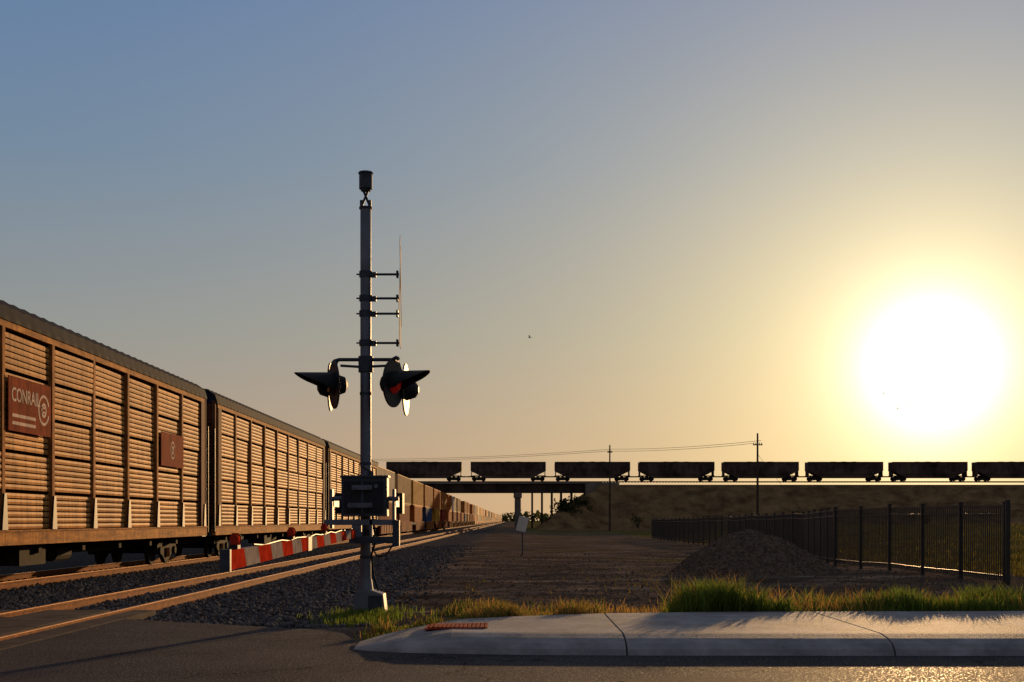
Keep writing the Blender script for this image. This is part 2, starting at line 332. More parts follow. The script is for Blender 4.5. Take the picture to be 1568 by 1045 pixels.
hh_=.06+.17*np.clip(cl+.3,0,1.3)*rng.uniform(.4,1.2,len(px)); gsel=rng.uniform(0,1,len(px))<np.where(px<-.6,.6,.2)
grass('weed_patch','grass_green',px[gsel],py[gsel],hh_[gsel],lean=.6); grass('dry_weed_patch','grass_dry',px[~gsel],py[~gsel],hh_[~gsel],lean=.6)
n=2600; a=rng.normal(0,1,(n,2)); px=-2.15+.28*a[:,0]; py=18.6+.75*a[:,1]; ok=py>17.3; grass('mast_weeds','grass_green',px[ok],py[ok],rng.uniform(.04,.16,ok.sum()))
n=7000; py=20/(1-rng.uniform(0,1,n)*(1-20/110)); px=rng.uniform(-1.5,14,n)*py/40; cl=vnoise(px*.5,py*.25,9)+.6*rng.normal(size=n); ok=cl>.8; grass('lot_weeds','grass_field',px[ok],py[ok],rng.uniform(.03,.11,ok.sum()),w=.012)
n=18000; py=33/(1-rng.uniform(0,1,n)*(1-33/170)); px=12+rng.uniform(0,1,n)*py*.45; h=rng.uniform(.05,.25,n); grass('field_grass','grass_field',px,py,h,w=.014)

# ------------------------------------------------------------ crossing signal mast
mxx,myy=-2.195,19.6
r=B()
r.tube((mxx,myy,.3),(mxx,myy,6.07),.082,'galv',n=24)
r.tube((mxx,myy,6.07),(mxx,myy,6.10),.10,'galv_dark',n=24)
for s in (-1,1):
    r.tube((mxx+s*.075,myy,6.08),(mxx-s*.05,myy,6.38),.018,'galv_dark'); r.box(mxx+s*.06-.025,mxx+s*.06+.025,myy-.03,myy+.03,6.08,6.2,'galv_dark')
r.tube((mxx,myy,6.34),(mxx,myy,6.37),.075,'galv_dark',n=20); r.tube((mxx,myy,6.37),(mxx,myy,6.6),.10,'galv_dark',n=24); r.tube((mxx,myy,6.6),(mxx,myy,6.625),.115,'galv_dark',r2=.105,n=24)
r.prism([(mxx-.17,-.05),(mxx+.32,-.05),(mxx+.28,.30),(mxx+.1,.36),(mxx-.1,.36),(mxx-.15,.30)],'y',myy-.2,myy+.2,'galv')
r.box(mxx-.22,mxx+.36,myy-.26,myy+.26,-.08,-.02,'galv_dark'); r.tube((mxx,myy,.34),(mxx,myy,.52),.115,'galv',r2=.09,n=20)
r.box(mxx+.06,mxx+.26,myy-.212,myy-.2,.03,.28,'galv_dark')
for z in (5.09,4.73,4.50,4.06):
    r.tube((mxx,myy,z-.045),(mxx,myy,z+.045),.098,'galv_dark',n=20); r.box(mxx+.07,mxx+.16,myy-.035,myy+.035,z-.045,z+.03,'galv_dark')
    r.tube((mxx+.08,myy,z),(mxx+.50,myy,z),.018,'galv_dark'); r.tube((mxx-.14,myy,z),(mxx-.08,myy,z),.012,'galv_dark'); r.box(mxx+.46,mxx+.49,myy-.05,myy+.05,z-.05,z+.05,'galv_dark')
for z in (3.3,2.25,.85): r.tube((mxx,myy,z-.02),(mxx,myy,z+.02),.09,'galv_dark',n=20)
bx=mxx+.51
def board(cx,cz,L_,H_,ang,yaw,k,kb):
    ca,sa=math.cos(ang),math.sin(ang); yv=Vector((math.sin(yaw),math.cos(yaw),0)); zv=Vector((0,0,1)); nv=Vector((math.cos(yaw),-math.sin(yaw),0))
    u=yv*ca+zv*sa; w=-yv*sa+zv*ca; c=Vector((cx,myy,cz))
    for off,kk in ((0,kb),(.004,k)):
        vs=[c+nv*(off+t)+u*a*L_/2+w*b_*H_/2 for t in (0,.003) for a,b_ in ((-1,-1),(1,-1),(1,1),(-1,1))]
        r.add(vs,[(0,3,2,1),(4,5,6,7),(0,1,5,4),(1,2,6,5),(2,3,7,6),(3,0,4,7)],kk)
board(bx,4.98,1.45,.23,math.radians(48),-.06,'white_paint','alu'); board(bx+.012,4.98,1.45,.23,math.radians(-48),-.06,'white_paint','alu')
board(bx,4.22,.7,.42,0,-.06,'white_paint','alu')
z=3.78
r.tube((mxx,myy,z-.16),(mxx,myy,z+.08),.11,'galv_dark',n=20)
r.path([(mxx-.5,myy-.05,z-.08),(mxx-.47,myy-.05,z+.0),(mxx-.4,myy,z+.03),(mxx+.4,myy,z+.03),(mxx+.47,myy-.05,z+.06),(mxx+.5,myy-.05,z+.02)],.028,'galv_dark',n=10)
r.path([(mxx-.38,myy,z-.06),(mxx-.05,myy,z-.08),(mxx+.33,myy,z-.06)],.02,'galv_dark',n=8)
r.path([(mxx-.4,myy,z+.03),(mxx-.48,myy+.3,z+.03),(mxx-.54,myy+.45,z-.2)],.025,'galv_dark'); r.path([(mxx+.4,myy,z+.03),(mxx+.46,myy+.3,z+.03),(mxx+.52,myy+.45,z-.2)],.025,'galv_dark')
def lamp(c,d,R=.355,hood=True,lens='lens_red'):
    c=Vector(c); d=Vector(d).normalized(); up=Vector((0,0,1)); sd=d.cross(up).normalized(); up=sd.cross(d)
    r.tube(c-d*.012,c+d*.012,R,'black_steel',n=36)
    r.tube(c-d*.013,c-d*.16,.17,'black_steel',r2=.12,n=20); r.tube(c-d*.16,c-d*.2,.12,'black_steel',r2=.05,n=20)
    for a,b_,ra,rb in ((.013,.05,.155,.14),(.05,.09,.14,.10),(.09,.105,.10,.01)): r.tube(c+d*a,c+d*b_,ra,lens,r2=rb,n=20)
    if not hood: return
    K=22; vs=[];fs=[]
    for i in range(K+1):
        t=math.radians(-28+236*i/K); sn=max(0,math.sin(t)); ln=.26+.33*sn**.8 if math.sin(t)>0 else .26+.3*math.sin(t)
        for rr in (.19,.183):
            o=sd*math.cos(t)*rr+up*math.sin(t)*rr
            vs+=[c+o+d*.012, c+o+d*ln+up*.03*(1-sn)]
    for i in range(K):
        a=i*4; b2=a+4
        fs+=[(a,a+1,b2+1,b2),(a+2,b2+2,b2+3,a+3),(a+1,a+3,b2+3,b2+1)]
    r.add(vs,fs,'black_steel')
zl=3.42
lamp((mxx-.46,myy-.1,zl),(-1,-.36,-.04),lens='lens_dark'); lamp((mxx-.60,myy+.5,zl+.03),(1,.03,0),R=.37,hood=False,lens='lens_dark')
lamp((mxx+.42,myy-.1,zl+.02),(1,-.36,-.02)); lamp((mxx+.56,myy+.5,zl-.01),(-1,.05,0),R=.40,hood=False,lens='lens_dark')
# gate mechanism housing
r.box(mxx-.31,mxx+.36,myy-.42,myy-.12,1.46,2.03,'galv_dark'); r.box(mxx-.33,mxx+.38,myy-.44,myy-.10,2.03,2.06,'galv_dark')
r.box(mxx-.27,mxx+.30,myy-.45,myy-.42,1.52,1.97,'black_steel'); r.box(mxx-.02,mxx+.02,myy-.462,myy-.45,1.5,2.0,'galv_dark')
r.tube((mxx-.18,myy-.46,1.62),(mxx-.18,myy-.45,1.62),.04,'galv'); r.tube((mxx+.2,myy-.46,1.9),(mxx+.2,myy-.45,1.9),.03,'galv')
r.box(mxx-.12,mxx+.12,myy-.13,myy+.12,1.5,1.56,'galv'); r.box(mxx-.12,mxx+.12,myy-.13,myy+.12,1.93,1.99,'galv')
r.tube((mxx+.1,myy-.25,2.05),(mxx+.1,myy-.25,2.12),.05,'galv_dark'); r.tube((mxx+.1,myy-.25,2.12),(mxx-.05,myy-.2,2.22),.02,'galv_dark')
for z in (1.62,1.88): r.box(mxx-.15,mxx+.15,myy-.50,myy-.462,z-.035,z+.035,'galv'); r.tube((mxx-.11,myy-.53,z),(mxx-.11,myy-.5,z),.018,'galv',n=6); r.tube((mxx+.11,myy-.53,z),(mxx+.11,myy-.5,z),.018,'galv',n=6)
r.tube((mxx-.50,myy-.27,1.72),(mxx+.52,myy-.27,1.72),.035,'galv',n=12)
for s,o_ in ((-1,-.47),(1,.45)):
    r.box(mxx+o_-.02,mxx+o_+.02,myy-.36,myy-.18,1.28,1.86,'galv'); r.box(mxx+o_-.02,mxx+o_+.02,myy-.3,myy+.75,1.60,1.74,'galv')
    r.box(mxx+o_-.06,mxx+o_+.06,myy+.5,myy+.85,1.5,1.82,'black_steel')
r.box(mxx-.56,mxx+.5,myy-.40,myy-.34,1.33,1.41,'galv'); r.box(mxx-.2,mxx+.52,myy-.42,myy-.36,1.06,1.16,'galv_dark'); r.box(mxx+.1,mxx+.14,myy-.4,myy-.36,1.06,1.42,'galv')
r.box(mxx+.44,mxx+.54,myy-.44,myy-.3,1.02,1.40,'galv_dark'); r.box(mxx-.16,mxx-.02,myy-.4,myy-.1,1.1,1.34,'galv'); r.box(mxx-.12,mxx+.12,myy-.12,myy+.12,1.18,1.26,'galv_dark')
r.path([(mxx+.12,myy-.15,1.46),(mxx+.17,myy-.18,1.1),(mxx+.1,myy-.12,.9),(mxx+.12,myy-.1,.6),(mxx+.2,myy-.14,.35)],.018,'black_steel')
r.path([(mxx+.45,myy-.37,1.05),(mxx+.33,myy-.3,.88),(mxx+.2,myy-.22,.86),(mxx+.1,myy-.12,1.0)],.012,'black_steel')
r.obj('railroad_crossing_signal',bevel=.004)

# gate arm
r=B()
A=Vector((mxx-.13,myy-.4,1.20)); T=Vector((-2.09,9.55,1.105)); D=(T-A); Ln=D.length; D.normalize(); sdv=Vector((1,0,0)); up=Vector((0,0,1))
def armseg(a,b_,h0,h1,k,x0=-.025,x1=.025,sl0=0,sl1=0):
    vs=[]
    for t,h,sl in ((a,h0,sl0),(b_,h1,sl1)):
        for sx in (x0,x1):
            for sz in (-1,1): vs.append(A+D*(t+sl*sz)+sdv*sx+up*sz*h/2)
    r.add(vs,[(0,1,3,2),(4,6,7,5),(0,4,5,1),(2,3,7,6),(1,5,7,3),(0,2,6,4)],k)
cuts=np.linspace(0,Ln,16); 
for i in range(15):
    k='gate_red' if (i%2==0) else 'gate_white'
    ha=.115+.03*cuts[i]/Ln; hb=.115+.03*cuts[i+1]/Ln; 
    armseg(cuts[i],cuts[i+1],ha,hb,k,sl0=(0 if i==0 else .055),sl1=(0 if i==14 else .055))
armseg(-.3,.02,.16,.16,'galv',-.04,.04); armseg(Ln*.52,Ln*.55,.15,.15,'galv_dark',-.032,.032)
armseg(Ln-.02,Ln+.04,.165,.165,'galv_dark',-.04,.035)
for t in (Ln-.35,Ln*.66,Ln*.38):
    c=A+D*t+up*.075; r.box(c.x-.03,c.x+.03,c.y-.05,c.y+.05,c.z,c.z+.03,'black_steel')
    r.tube(c+up*.03,c+up*.12,.038,'gate_red',r2=.026,n=14); r.tube(c+up*.075+D*.05,c+up*.075-D*.05,.035,'gate_red',n=14); r.tube(c+up*.075-D*.055,c+up*.075-D*.05,.042,'black_steel',n=14)
r.path([A+up*.075+D*(i*.5)+up*(.012*math.sin(i*2.3)) for i in range(int(Ln*2)-1)],.008,'black_steel')
r.obj('crossing_gate_arm')

# ------------------------------------------------------------ autoracks
def bogie(r,yc,xc,zc=.036,W=.42,hw=.9):
    for dy in (-.85,.85):
        for s in (-1,1): r.tube((xc+s*.70,yc+dy,zc+W),(xc+s*.83,yc+dy,zc+W),W,'bogie',n=24); r.tube((xc+s*.98,yc+dy,zc+W),(xc+s*1.12,yc+dy,zc+W),.12,'bogie',n=12)
        r.tube((xc-.8,yc+dy,zc+W),(xc+.8,yc+dy,zc+W),.08,'bogie',n=10)
    for s in (-1,1):
        r.prism([(yc-1.1,zc+.35),(yc-1.1,zc+.6),(yc-.5,zc+.78),(yc+.5,zc+.78),(yc+1.1,zc+.6),(yc+1.1,zc+.35),(yc+.7,zc+.38),(yc+.35,zc+.18),(yc-.35,zc+.18),(yc-.7,zc+.38)],'x',xc+s*1.0-.06,xc+s*1.0+.06,'bogie')
        for q in (-.12,0.,.12): r.tube((xc+s*1.08,yc+q,zc+.22),(xc+s*1.08,yc+q,zc+.5),.045,'rail_side',n=8)
    r.box(xc-1.,xc+1.,yc-.2,yc+.2,zc+.4,zc+.75,'bogie')
def autorack(seed=0):
    rr=random.Random(seed); r=B(); Lc=26.9; X0=1.55
    for s in (1,-1):
        def bx(xa,xb,*a):
            xa,xb=(xa,xb) if s==1 else (-xb,-xa); r.box(xa,xb,*a)
        bx(X0-.12,X0+.03,0,Lc,.88,1.16,'rack_sill'); bx(X0-.1,X0+.055,0,Lc,1.16,1.20,'rack_post')
        bx(X0-.1,X0+.035,.35,Lc-.35,5.36,5.50,'rack_sill')
        np_=9; Y0=.45; pitch=(Lc-2*Y0)/np_
        for i in range(np_+1):
            y=Y0+i*pitch
            bx(X0-.06,X0+.045,y-.075,y+.075,1.2,5.36,'rack_post')
            vs=[(s*(X0+.046),y-.17,1.2),(s*(X0+.046),y+.13,1.2),(s*(X0+.046),y+.06,1.95),(s*(X0+.046),y-.06,1.95)]
            vs+=[(s*(X0+.085),v[1],v[2]) for v in vs]; r.add(vs,[(0,1,2,3),(7,6,5,4),(0,4,5,1),(1,5,6,2),(2,6,7,3),(3,7,4,0)],'black_steel')
        for i in range(np_):
            a=Y0+i*pitch+.075; c=Y0+(i+1)*pitch-.075
            z=1.22; hs=.815; bt=rr.uniform(-.03,.02)
            for k in range(5):
                off=rr.uniform(-.012,.008); tl=rr.uniform(-.02,.014); tw=bt+rr.uniform(-.03,.015); zz=z; nr=6; p=(hs-.04)/nr
                def q(x,zq): return [(s*(X0+x+off),a,zq),(s*(X0+x+off+tw),c,zq)]
                for j in range(nr):
                    za=zz+j*p; t0=tl*(j/nr)
                    r0=q(-.005+t0,za)+q(.006+t0,za+p*.38)+q(-.004+t0,za+p*.78)
                    if s==1:
                        r.add(r0[0:2]+[r0[3],r0[2],r0[5],r0[4]],[(0,1,2,3),(3,2,4,5)],'rack_panel')
                        r1=q(-.04+t0,za+p*.82)+q(-.04+t0,za+p*.97)+q(-.005+t0,za+p)
                        r.add([r0[4],r0[5],r1[1],r1[0]],[(0,1,2,3)],'rack_slot_shade'); r.add([r1[0],r1[1],r1[3],r1[2]],[(0,1,2,3)],'rack_slot_shade'); r.add([r1[2],r1[3],r1[5],r1[4]],[(0,1,2,3)],'rack_slot_shade')
                    elif j==0: 
                        r.add([q(0,zz)[0],q(0,zz)[1],q(0,zz+hs-.04)[1],q(0,zz+hs-.04)[0]],[(0,1,2,3)],'rack_panel')
                z+=hs+.012
        r.box(s*(X0-.16) -.01,s*(X0-.16)+.01,.5,Lc-.5,1.2,5.36,'rack_slot_shade')
    pr=[(-1.62,5.50),(-1.62,5.56),(-1.54,5.80),(-1.25,6.0),(-.5,6.1),(0,6.13),(.5,6.1),(1.25,6.0),(1.54,5.80),(1.62,5.56),(1.62,5.50)]
    n=len(pr); st=int((Lc-.2)/.3); vs=[];fs=[]
    for j in range(st+1):
        y=.1+j*(Lc-.2)/st; d=.03 if j%2 else 0
        vs+=[(x*(1-d*.3),y,z+(d if i not in (0,n-1) else 0)) for i,(x,z) in enumerate(pr)]
    for j in range(st):
        for i in range(n-1): fs.append((j*n+i,j*n+i+1,(j+1)*n+i+1,(j+1)*n+i))
    fs+=[tuple(range(n)),tuple(range(st*n,(st+1)*n))[::-1]]; r.add(vs,fs,'rack_roof')
    for y,sg in ((.12,-1),(Lc-.12,1)):
        r.box(-1.5,1.5,min(y,y-sg*.1),max(y,y-sg*.1),1.2,5.5,'rack_end')
        for x in (-1.5,-.75,0,.75,1.5): r.box(x-.06,x+.06,min(y,y+sg*.1),max(y,y+sg*.1),1.0,5.6,'rack_end')
        for z in (1.5,2.6,3.7,4.8): r.box(-1.5,1.5,min(y,y+sg*.06),max(y,y+sg*.06),z,z+.08,'rack_end')
        r.box(-1.45,1.45,min(y,y+sg*.5),max(y,y+sg*.5),.85,1.0,'black_steel'); r.box(-.12,.12,min(y,y+sg*.75),max(y,y+sg*.75),.62,.84,'bogie')
        for q in range(8): r.box(1.48,1.56,min(y,y+sg*.28),max(y,y+sg*.28),1.1+q*.45,1.13+q*.45,'black_steel')
        r.box(1.52,1.60,min(y+sg*.25,y+sg*.29),max(y+sg*.25,y+sg*.29),1.0,4.6,'black_steel')
        r.tube((1.0,y+sg*.3,2.4),(1.0,y+sg*.35,2.4),.28,'black_steel',n=16)
        r.box(1.44,1.60,min(y-sg*.3,y-sg*.75),max(y-sg*.3,y-sg*.75),1.2,5.36,'rack_end')
    r.box(-1.43,1.43,.1,Lc-.1,.86,1.1,'bogie'); r.box(-.3,.3,.5,Lc-.5,.55,.86,'bogie')
    for q in range(1,9): r.box(-1.3,1.3,q*3-.1,q*3+.1,.66,.86,'bogie')
    r.box(.5,1.2,11,12.6,.4,.86,'bogie'); r.tube((.8,14,.6),(.8,15,.6),.2,'bogie')
    bogie(r,3.2,0); bogie(r,Lc-3.2,0); return r
XC=-11.95; endY=44.4; P_=28.2
racks=[]
for i,y1 in enumerate([endY-P_,endY,endY+P_,endY+2*P_]):
    o=autorack(i+3).obj('autorack_railcar',loc=(XC,y1-26.9,0),fixn=True); racks.append(o)
car=racks[1]; cy=endY-26.9
def placard(y0,y1,z0,z1,txt):
    r=B(); x=1.64; r.box(x-.02,x,y0-cy,y1-cy,z0,z1,'sign_maroon'); h=z1-z0; w=y1-y0
    if txt: 
        for k in (.12,.26,): r.box(x,x+.004,y0-cy+.08*w,y0-cy+.62*w,z0+k*h,z0+(k+.06)*h,'white_paint')
    c=(y0+w*.82-cy,z0+h*.5) if txt else ((y0+y1)/2-cy,(z0+z1)/2); R=h*(.3 if txt else .27)
    for (ra,rb,t0,t1) in ((.82*R,R,20,340),(.3*R,.48*R,0,360)):
        K=28; vs=[];fs=[]
        for i in range(K+1):
            t=math.radians(t0+(t1-t0)*i/K)
            for q in (ra,rb): vs.append((x+.004,c[0]+q*math.cos(t),c[1]+q*math.sin(t)))
        fs=[(2*i,2*i+1,2*i+3,2*i+2) for i in range(K)]; r.add(vs,fs,'white_paint')
    for k in (-.2,.1): r.box(x,x+.004,c[0]-.5*R,c[0]+.2*R,c[1]+k*R,c[1]+(k+.12)*R,'white_paint')
    o=r.obj('placard'); o.parent=car
    if txt:
        cu=bpy.data.curves.new('lettering','FONT'); cu.body=txt; cu.size=h*.36; cu.extrude=.002; cu.offset=.006
        t=bpy.data.objects.new('lettering',cu); S.collection.objects.link(t); cu.materials.append(M['white_paint'])
        t.rotation_euler=(math.pi/2,0,math.pi/2); t.location=(x+.004,y0-cy+.06*w,z0+.55*h); t.scale=(.92,1,1); t.parent=car
placard(26.75,29.2,3.25,4.38,'CONRAIL'); placard(38.4,41.0,3.02,4.02,None)

# ------------------------------------------------------------ container cars
def contcar(r,y,rn,detail=True,ks=None):
    def box_c(y0,y1,z0,z1,k):
        if detail:
            nn=int((y1-y0)/.28)*2; ys_=[y0+.1+(y1-y0-.2)*i/nn for i in range(nn+1)]
            for s in (1,-1):
                vs=[];
                for i,yy in enumerate(ys_): xo=s*(1.2 if (i//1)%4 in (0,1) else 1.165); vs+=[(xo,yy,z0+.12),(xo,yy,z1-.1)]
                r.add(vs,[(2*i,2*i+2,2*i+3,2*i+1) for i in range(nn)],k)
                a,b_=(1.16,1.22) if s==1 else (-1.22,-1.16)
                r.box(a,b_,y0,y1,z0,z0+.12,k); r.box(a,b_,y0,y1,z1-.1,z1,k)
                for q in (y0,y1-.12): r.box(a,b_,q,q+.12,z0+.12,z1-.1,k)
            r.box(-1.16,1.16,y0+.02,y1-.02,z0+.02,z1-.01,k)
        else: r.box(-1.22,1.22,y0,y1,z0,z1,k)
    k1,k2=ks or (rn.choice(conts),rn.choice(conts))
    L1=12.2; 
    box_c(y+3.4,y+3.4+L1,.36,3.0,k1); L2=rn.choice([12.2,16.1,16.1]); c=y+3.4+L1/2
    if rn.random()>.08: box_c(c-L2/2,c+L2/2,3.03,5.78,k2)
    for s in (1,-1):
        a,b_=(1.28,1.42) if s==1 else (-1.42,-1.28); r.box(a,b_,y+2.6,y+16.4,.30,1.25,'cont6' if rn.random()<.5 else 'cont4')
        if detail:
            for q in range(10): r.box(*( (1.42,1.47) if s==1 else (-1.47,-1.42)),y+2.8+q*1.45,y+2.9+q*1.45,.32,1.24,'rack_post')
    r.box(-1.4,1.4,y+.5,y+3.2,.95,1.2,'bogie'); r.box(-1.4,1.4,y+15.8,y+18.6,.95,1.2,'bogie')
    if detail: bogie(r,y+1.6,0); bogie(r,y+17.4,0)
    else: r.box(-1.1,1.1,y+.6,y+2.6,.04,.9,'bogie')
rn=random.Random(11); y=endY+2*P_+.8+.6
KS=[('cont4','cont1'),('cont4','cont5'),('cont0','cont2'),('cont3','cont6'),('cont2','cont0'),('cont4','cont6'),('cont0','cont0')]
for i in range(14):
    r=B(); contcar(r,0,rn,True,KS[i%7]); r.obj('container_well_car',loc=(XC,y,0)); y+=19.2
r=B()
for i in range(60): contcar(r,y,rn,False); y+=19.2
r.obj('distant_container_train',loc=(XC,0,0))

# ------------------------------------------------------------ overpass + embankment
BY=253.; RZ=8.95
r=B()
r.box(-110,17,BY-2.6,BY+2.6,RZ-.55,RZ-.22,'bridge_conc')
for yy in (BY-2.3,BY+2.1): r.box(-110,14,yy,yy+.25,RZ-2.2,RZ-.55,'bridge_steel')
xx=-110
while xx<14: r.box(xx,xx+.12,BY-2.42,BY-2.3,RZ-2.2,RZ-.55,'bridge_steel'); xx+=1.6
r.box(-110,14,BY-2.5,BY+2.5,RZ-2.26,RZ-2.2,'bridge_steel')
for px_ in (1.1,-20,-42,-64,-86):
    r.box(px_-.8,px_+.8,BY-2.6,BY+2.6,RZ-3.2,RZ-2.26,'bridge_conc'); r.box(px_-.6,px_+.6,BY-2.2,BY-1.0,-.3,RZ-3.2,'bridge_conc'); r.box(px_-.6,px_+.6,BY+1,BY+2.2,-.3,RZ-3.2,'bridge_conc')
for px_ in (3.9,5.8,7.7,9.5,11.5):
    r.box(px_-.16,px_+.16,BY-2,BY-1.7,-.3,RZ-2.26,'bridge_steel'); r.box(px_-.16,px_+.16,BY+1.6,BY+1.9,-.3,RZ-2.26,'bridge_steel')
r.box(3.2,14,BY-2.7,BY-2.55,RZ-.5,RZ-.1,'bridge_conc')
# abutment block and wing wall at the end of the deck
r.box(14,19.5,BY-3.1,BY+3.1,RZ-3.4,RZ-.56,'bridge_conc'); r.box(14.2,20.5,BY-3.4,BY-3.12,RZ-2.6,RZ-.3,'bridge_conc')
r.obj('railway_overpass')
ex=np.concatenate([np.linspace(2,40,90),np.linspace(41,130,120),np.linspace(133,420,70)]); ey=np.linspace(205,300,120)
EX,EY=np.meshgrid(ex,ey)
foot=14+10*sstep(40,110,EX)+2*vnoise(EX*.08,EX*.03)
fr=1-np.clip((np.abs(EY-BY)-3.5)/foot,0,1); fr=np.where(EY<BY,fr,1-np.clip((np.abs(EY-BY)-3.5)/14,0,1))
le=np.clip((EX-4.5)/12.5,0,1); H=(RZ-.5)*np.minimum(fr**1.1,le); edgef=np.clip(H/2,0,1)*np.clip((8.45-H)/1.5,0,1)
EZ=H+.55*vnoise(EX*.25,EY*.25,4)*edgef-.25
me=bpy.data.meshes.new('embankment'); I=np.arange(EX.size).reshape(EX.shape)
me.from_pydata(np.stack([EX.ravel(),EY.ravel(),EZ.ravel()],1).tolist(),[],np.stack([I[:-1,:-1].ravel(),I[:-1,1:].ravel(),I[1:,1:].ravel(),I[1:,:-1].ravel()],1).tolist())
mm('embank',(.17,.095,.042),rough=.95,var=.4,scale=.35,c2=(.06,.036,.016),bump=.8,bscale=2.5,spec=0); me.materials.append(M['embank']); me.polygons.foreach_set('use_smooth',[True]*len(me.polygons))
o=bpy.data.objects.new('embankment',me); S.collection.objects.link(o)
r=B()
for s in (-.75,.75): r.box(-110,420,BY+s-.04,BY+s+.04,RZ-.12,RZ,'rail_side')
for i in range(880):
    r.box(-110+i*.6,-110+i*.6+.22,BY-1.3,BY+1.3,RZ-.23,RZ-.12,'tie')
r.obj('railway_track')

# coal cars
def hopper():
    r=B(); L=14.5
    prf=[(-L/2,2.0),(-L/2,3.45),(-L/2+.25,3.72),(L/2-.25,3.72),(L/2,3.45),(L/2,2.0),(L/2-1.5,1.25),(L/2-2.6,.62),(-L/2+2.6,.62),(-L/2+1.5,1.25)]
    r.prism(prf,'y',-1.45,1.45,'hopper')
    for i in range(13):
        x=-L/2+.35+i*(L-.7)/12
        for s in (-1,1): r.box(x-.06,x+.06,*sorted((s*1.45,s*1.56)),1.75,3.6,'hopper')
    for s in (-1,1): r.box(-L/2,L/2,*sorted((s*1.46,s*1.58)),3.55,3.72,'hopper'); r.box(-L/2+1.2,L/2-1.2,*sorted((s*1.46,s*1.57)),1.32,1.5,'hopper')
    vs=[];K=24
    for i in range(K+1):
        x=-L/2+.5+i*(L-1)/K; h=.10*math.sin(math.pi*i/K)+.03*math.sin(i*1.7)
        vs+=[(x,-1.3,3.68),(x,0,3.72+max(0,h)),(x,1.3,3.68)]
    fs=[]
    for i in range(K): a=i*3; fs+=[(a,a+3,a+4,a+1),(a+1,a+4,a+5,a+2)]
    r.add(vs,fs,'coal')
    for s in (-1,1):
        r.box(*sorted((s*(L/2-.4),s*(L/2+.85))),-.15,.15,.75,1.0,'bogie')
        r.box(*sorted((s*L/2,s*(L/2-1.8))),-1.3,1.3,.95,1.1,'bogie'); r.box(*sorted((s*(L/2-.1),s*(L/2-.2))),-1.4,1.4,1.0,2.1,'hopper')
        xc=s*(L/2-1.55)
        for d in (-.88,.88):
            for t in (-1,1): r.tube((xc+d,t*.7,.46),(xc+d,t*.84,.46),.46,'bogie',n=16)
        for t in (-1,1): r.prism([(xc-1.15,.35),(xc-1.1,.6),(xc-.4,.8),(xc+.4,.8),(xc+1.1,.6),(xc+1.15,.35),(xc+.35,.2),(xc-.35,.2)],'y',t*1.0-.06,t*1.0+.06,'bogie')
        r.box(xc-.2,xc+.2,-1,1,.4,.95,'bogie')
    return r
h0=hopper().obj('coal_hopper_car'); 
gap0=-8.855
first=True
for i in range(-6,14):
    x=gap0+16.25*(i+.5)
    o=h0 if first else bpy.data.objects.new('coal_hopper_car',h0.data)
    if not first: S.collection.objects.link(o)
    first=False; o.location=(x,BY,RZ)

# ------------------------------------------------------------ fence
r=B()
FP=[(10.95,29.0),(10.2,41.2),(11.6,52),(12.6,76),(12.6,118)]
for i,((x0,y0),(x1,y1)) in enumerate(zip(FP[:-1],FP[1:])):
    D_=math.hypot(x1-x0,y1-y0); ns=max(1,round(D_/2.42)); ux,uy=(x1-x0)/D_,(y1-y0)/D_; nxv,nyv=-uy,ux
    for k in range(ns):
        a=(x0+(x1-x0)*k/ns,y0+(y1-y0)*k/ns); c=(x0+(x1-x0)*(k+1)/ns,y0+(y1-y0)*(k+1)/ns)
        za=float(gz(a[0],a[1])); zc=float(gz(c[0],c[1]))
        r.box(a[0]-.045,a[0]+.045,a[1]-.045,a[1]+.045,za-.1,za+1.82,'fence_metal'); r.box(a[0]-.055,a[0]+.055,a[1]-.055,a[1]+.055,za+1.82,za+1.85,'fence_metal')
        for hz in (1.72,1.54,.16):
            vs=[]
            for p,z in ((a,za),(c,zc)):
                for w in (-.022,.022):
                    for q in (0,.045): vs.append((p[0]+nxv*w,p[1]+nyv*w,z+hz+q))
            r.add(vs,[(0,1,3,2),(4,6,7,5),(0,4,5,1),(2,3,7,6),(1,5,7,3),(0,2,6,4)],'fence_metal')
        npk=21 if y0<60 else 12
        for j in range(1,npk):
            t=j/npk; x=a[0]+(c[0]-a[0])*t; y_=a[1]+(c[1]-a[1])*t; z=za+(zc-za)*t; r.box(x-.011,x+.011,y_-.011,y_+.011,z+.08,z+1.73,'fence_metal')
r.box(10.95-.045,10.95+.045,28.955-.14,28.955-.05,-.1,1.85,'fence_metal')
r.obj('metal_picket_fence')

# ------------------------------------------------------------ utility poles and wires
def upole(x,y,h,arms):
    r=B(); r.tube((x,y,-.3),(x,y,h),.17,'pole_wood',r2=.1,n=10)
    for z,w in arms:
        r.box(x-w,x+w,y-.16,y-.06,z,z+.12,'pole_wood')
        for q in (-w+.1,-w*.4,w*.4,w-.1): r.tube((x+q,y-.1,z+.12),(x+q,y-.1,z+.3),.05,'wire',n=6)
    return r
upole(28.2,150,11.4,[(10.0,.55)]).obj('utility_pole')
upole(15.2,203,13.1,[(11.9,.4)]).obj('utility_pole')
r=B(); pts=[Vector((-75,300,17.0)),Vector((15.2,203,12.3)),Vector((28.2,150,10.4))]
for off in (-.4,.4):
    for a,c in zip(pts[:-1],pts[1:]):
        K=24; prev=None
        for i in range(K+1):
            t=i/K; p=a.lerp(c,t)-Vector((0,0,1.6*4*t*(1-t)*((c-a).length/130)**2))+Vector((off,0,off*.4))
            if prev is not None: r.tube(prev,p,.03,'wire',n=4,cap=False)
            prev=p
r.tube((28.2,150,9.0),(33.5,146,1),.02,'wire',n=4)
r.obj('overhead_wires')
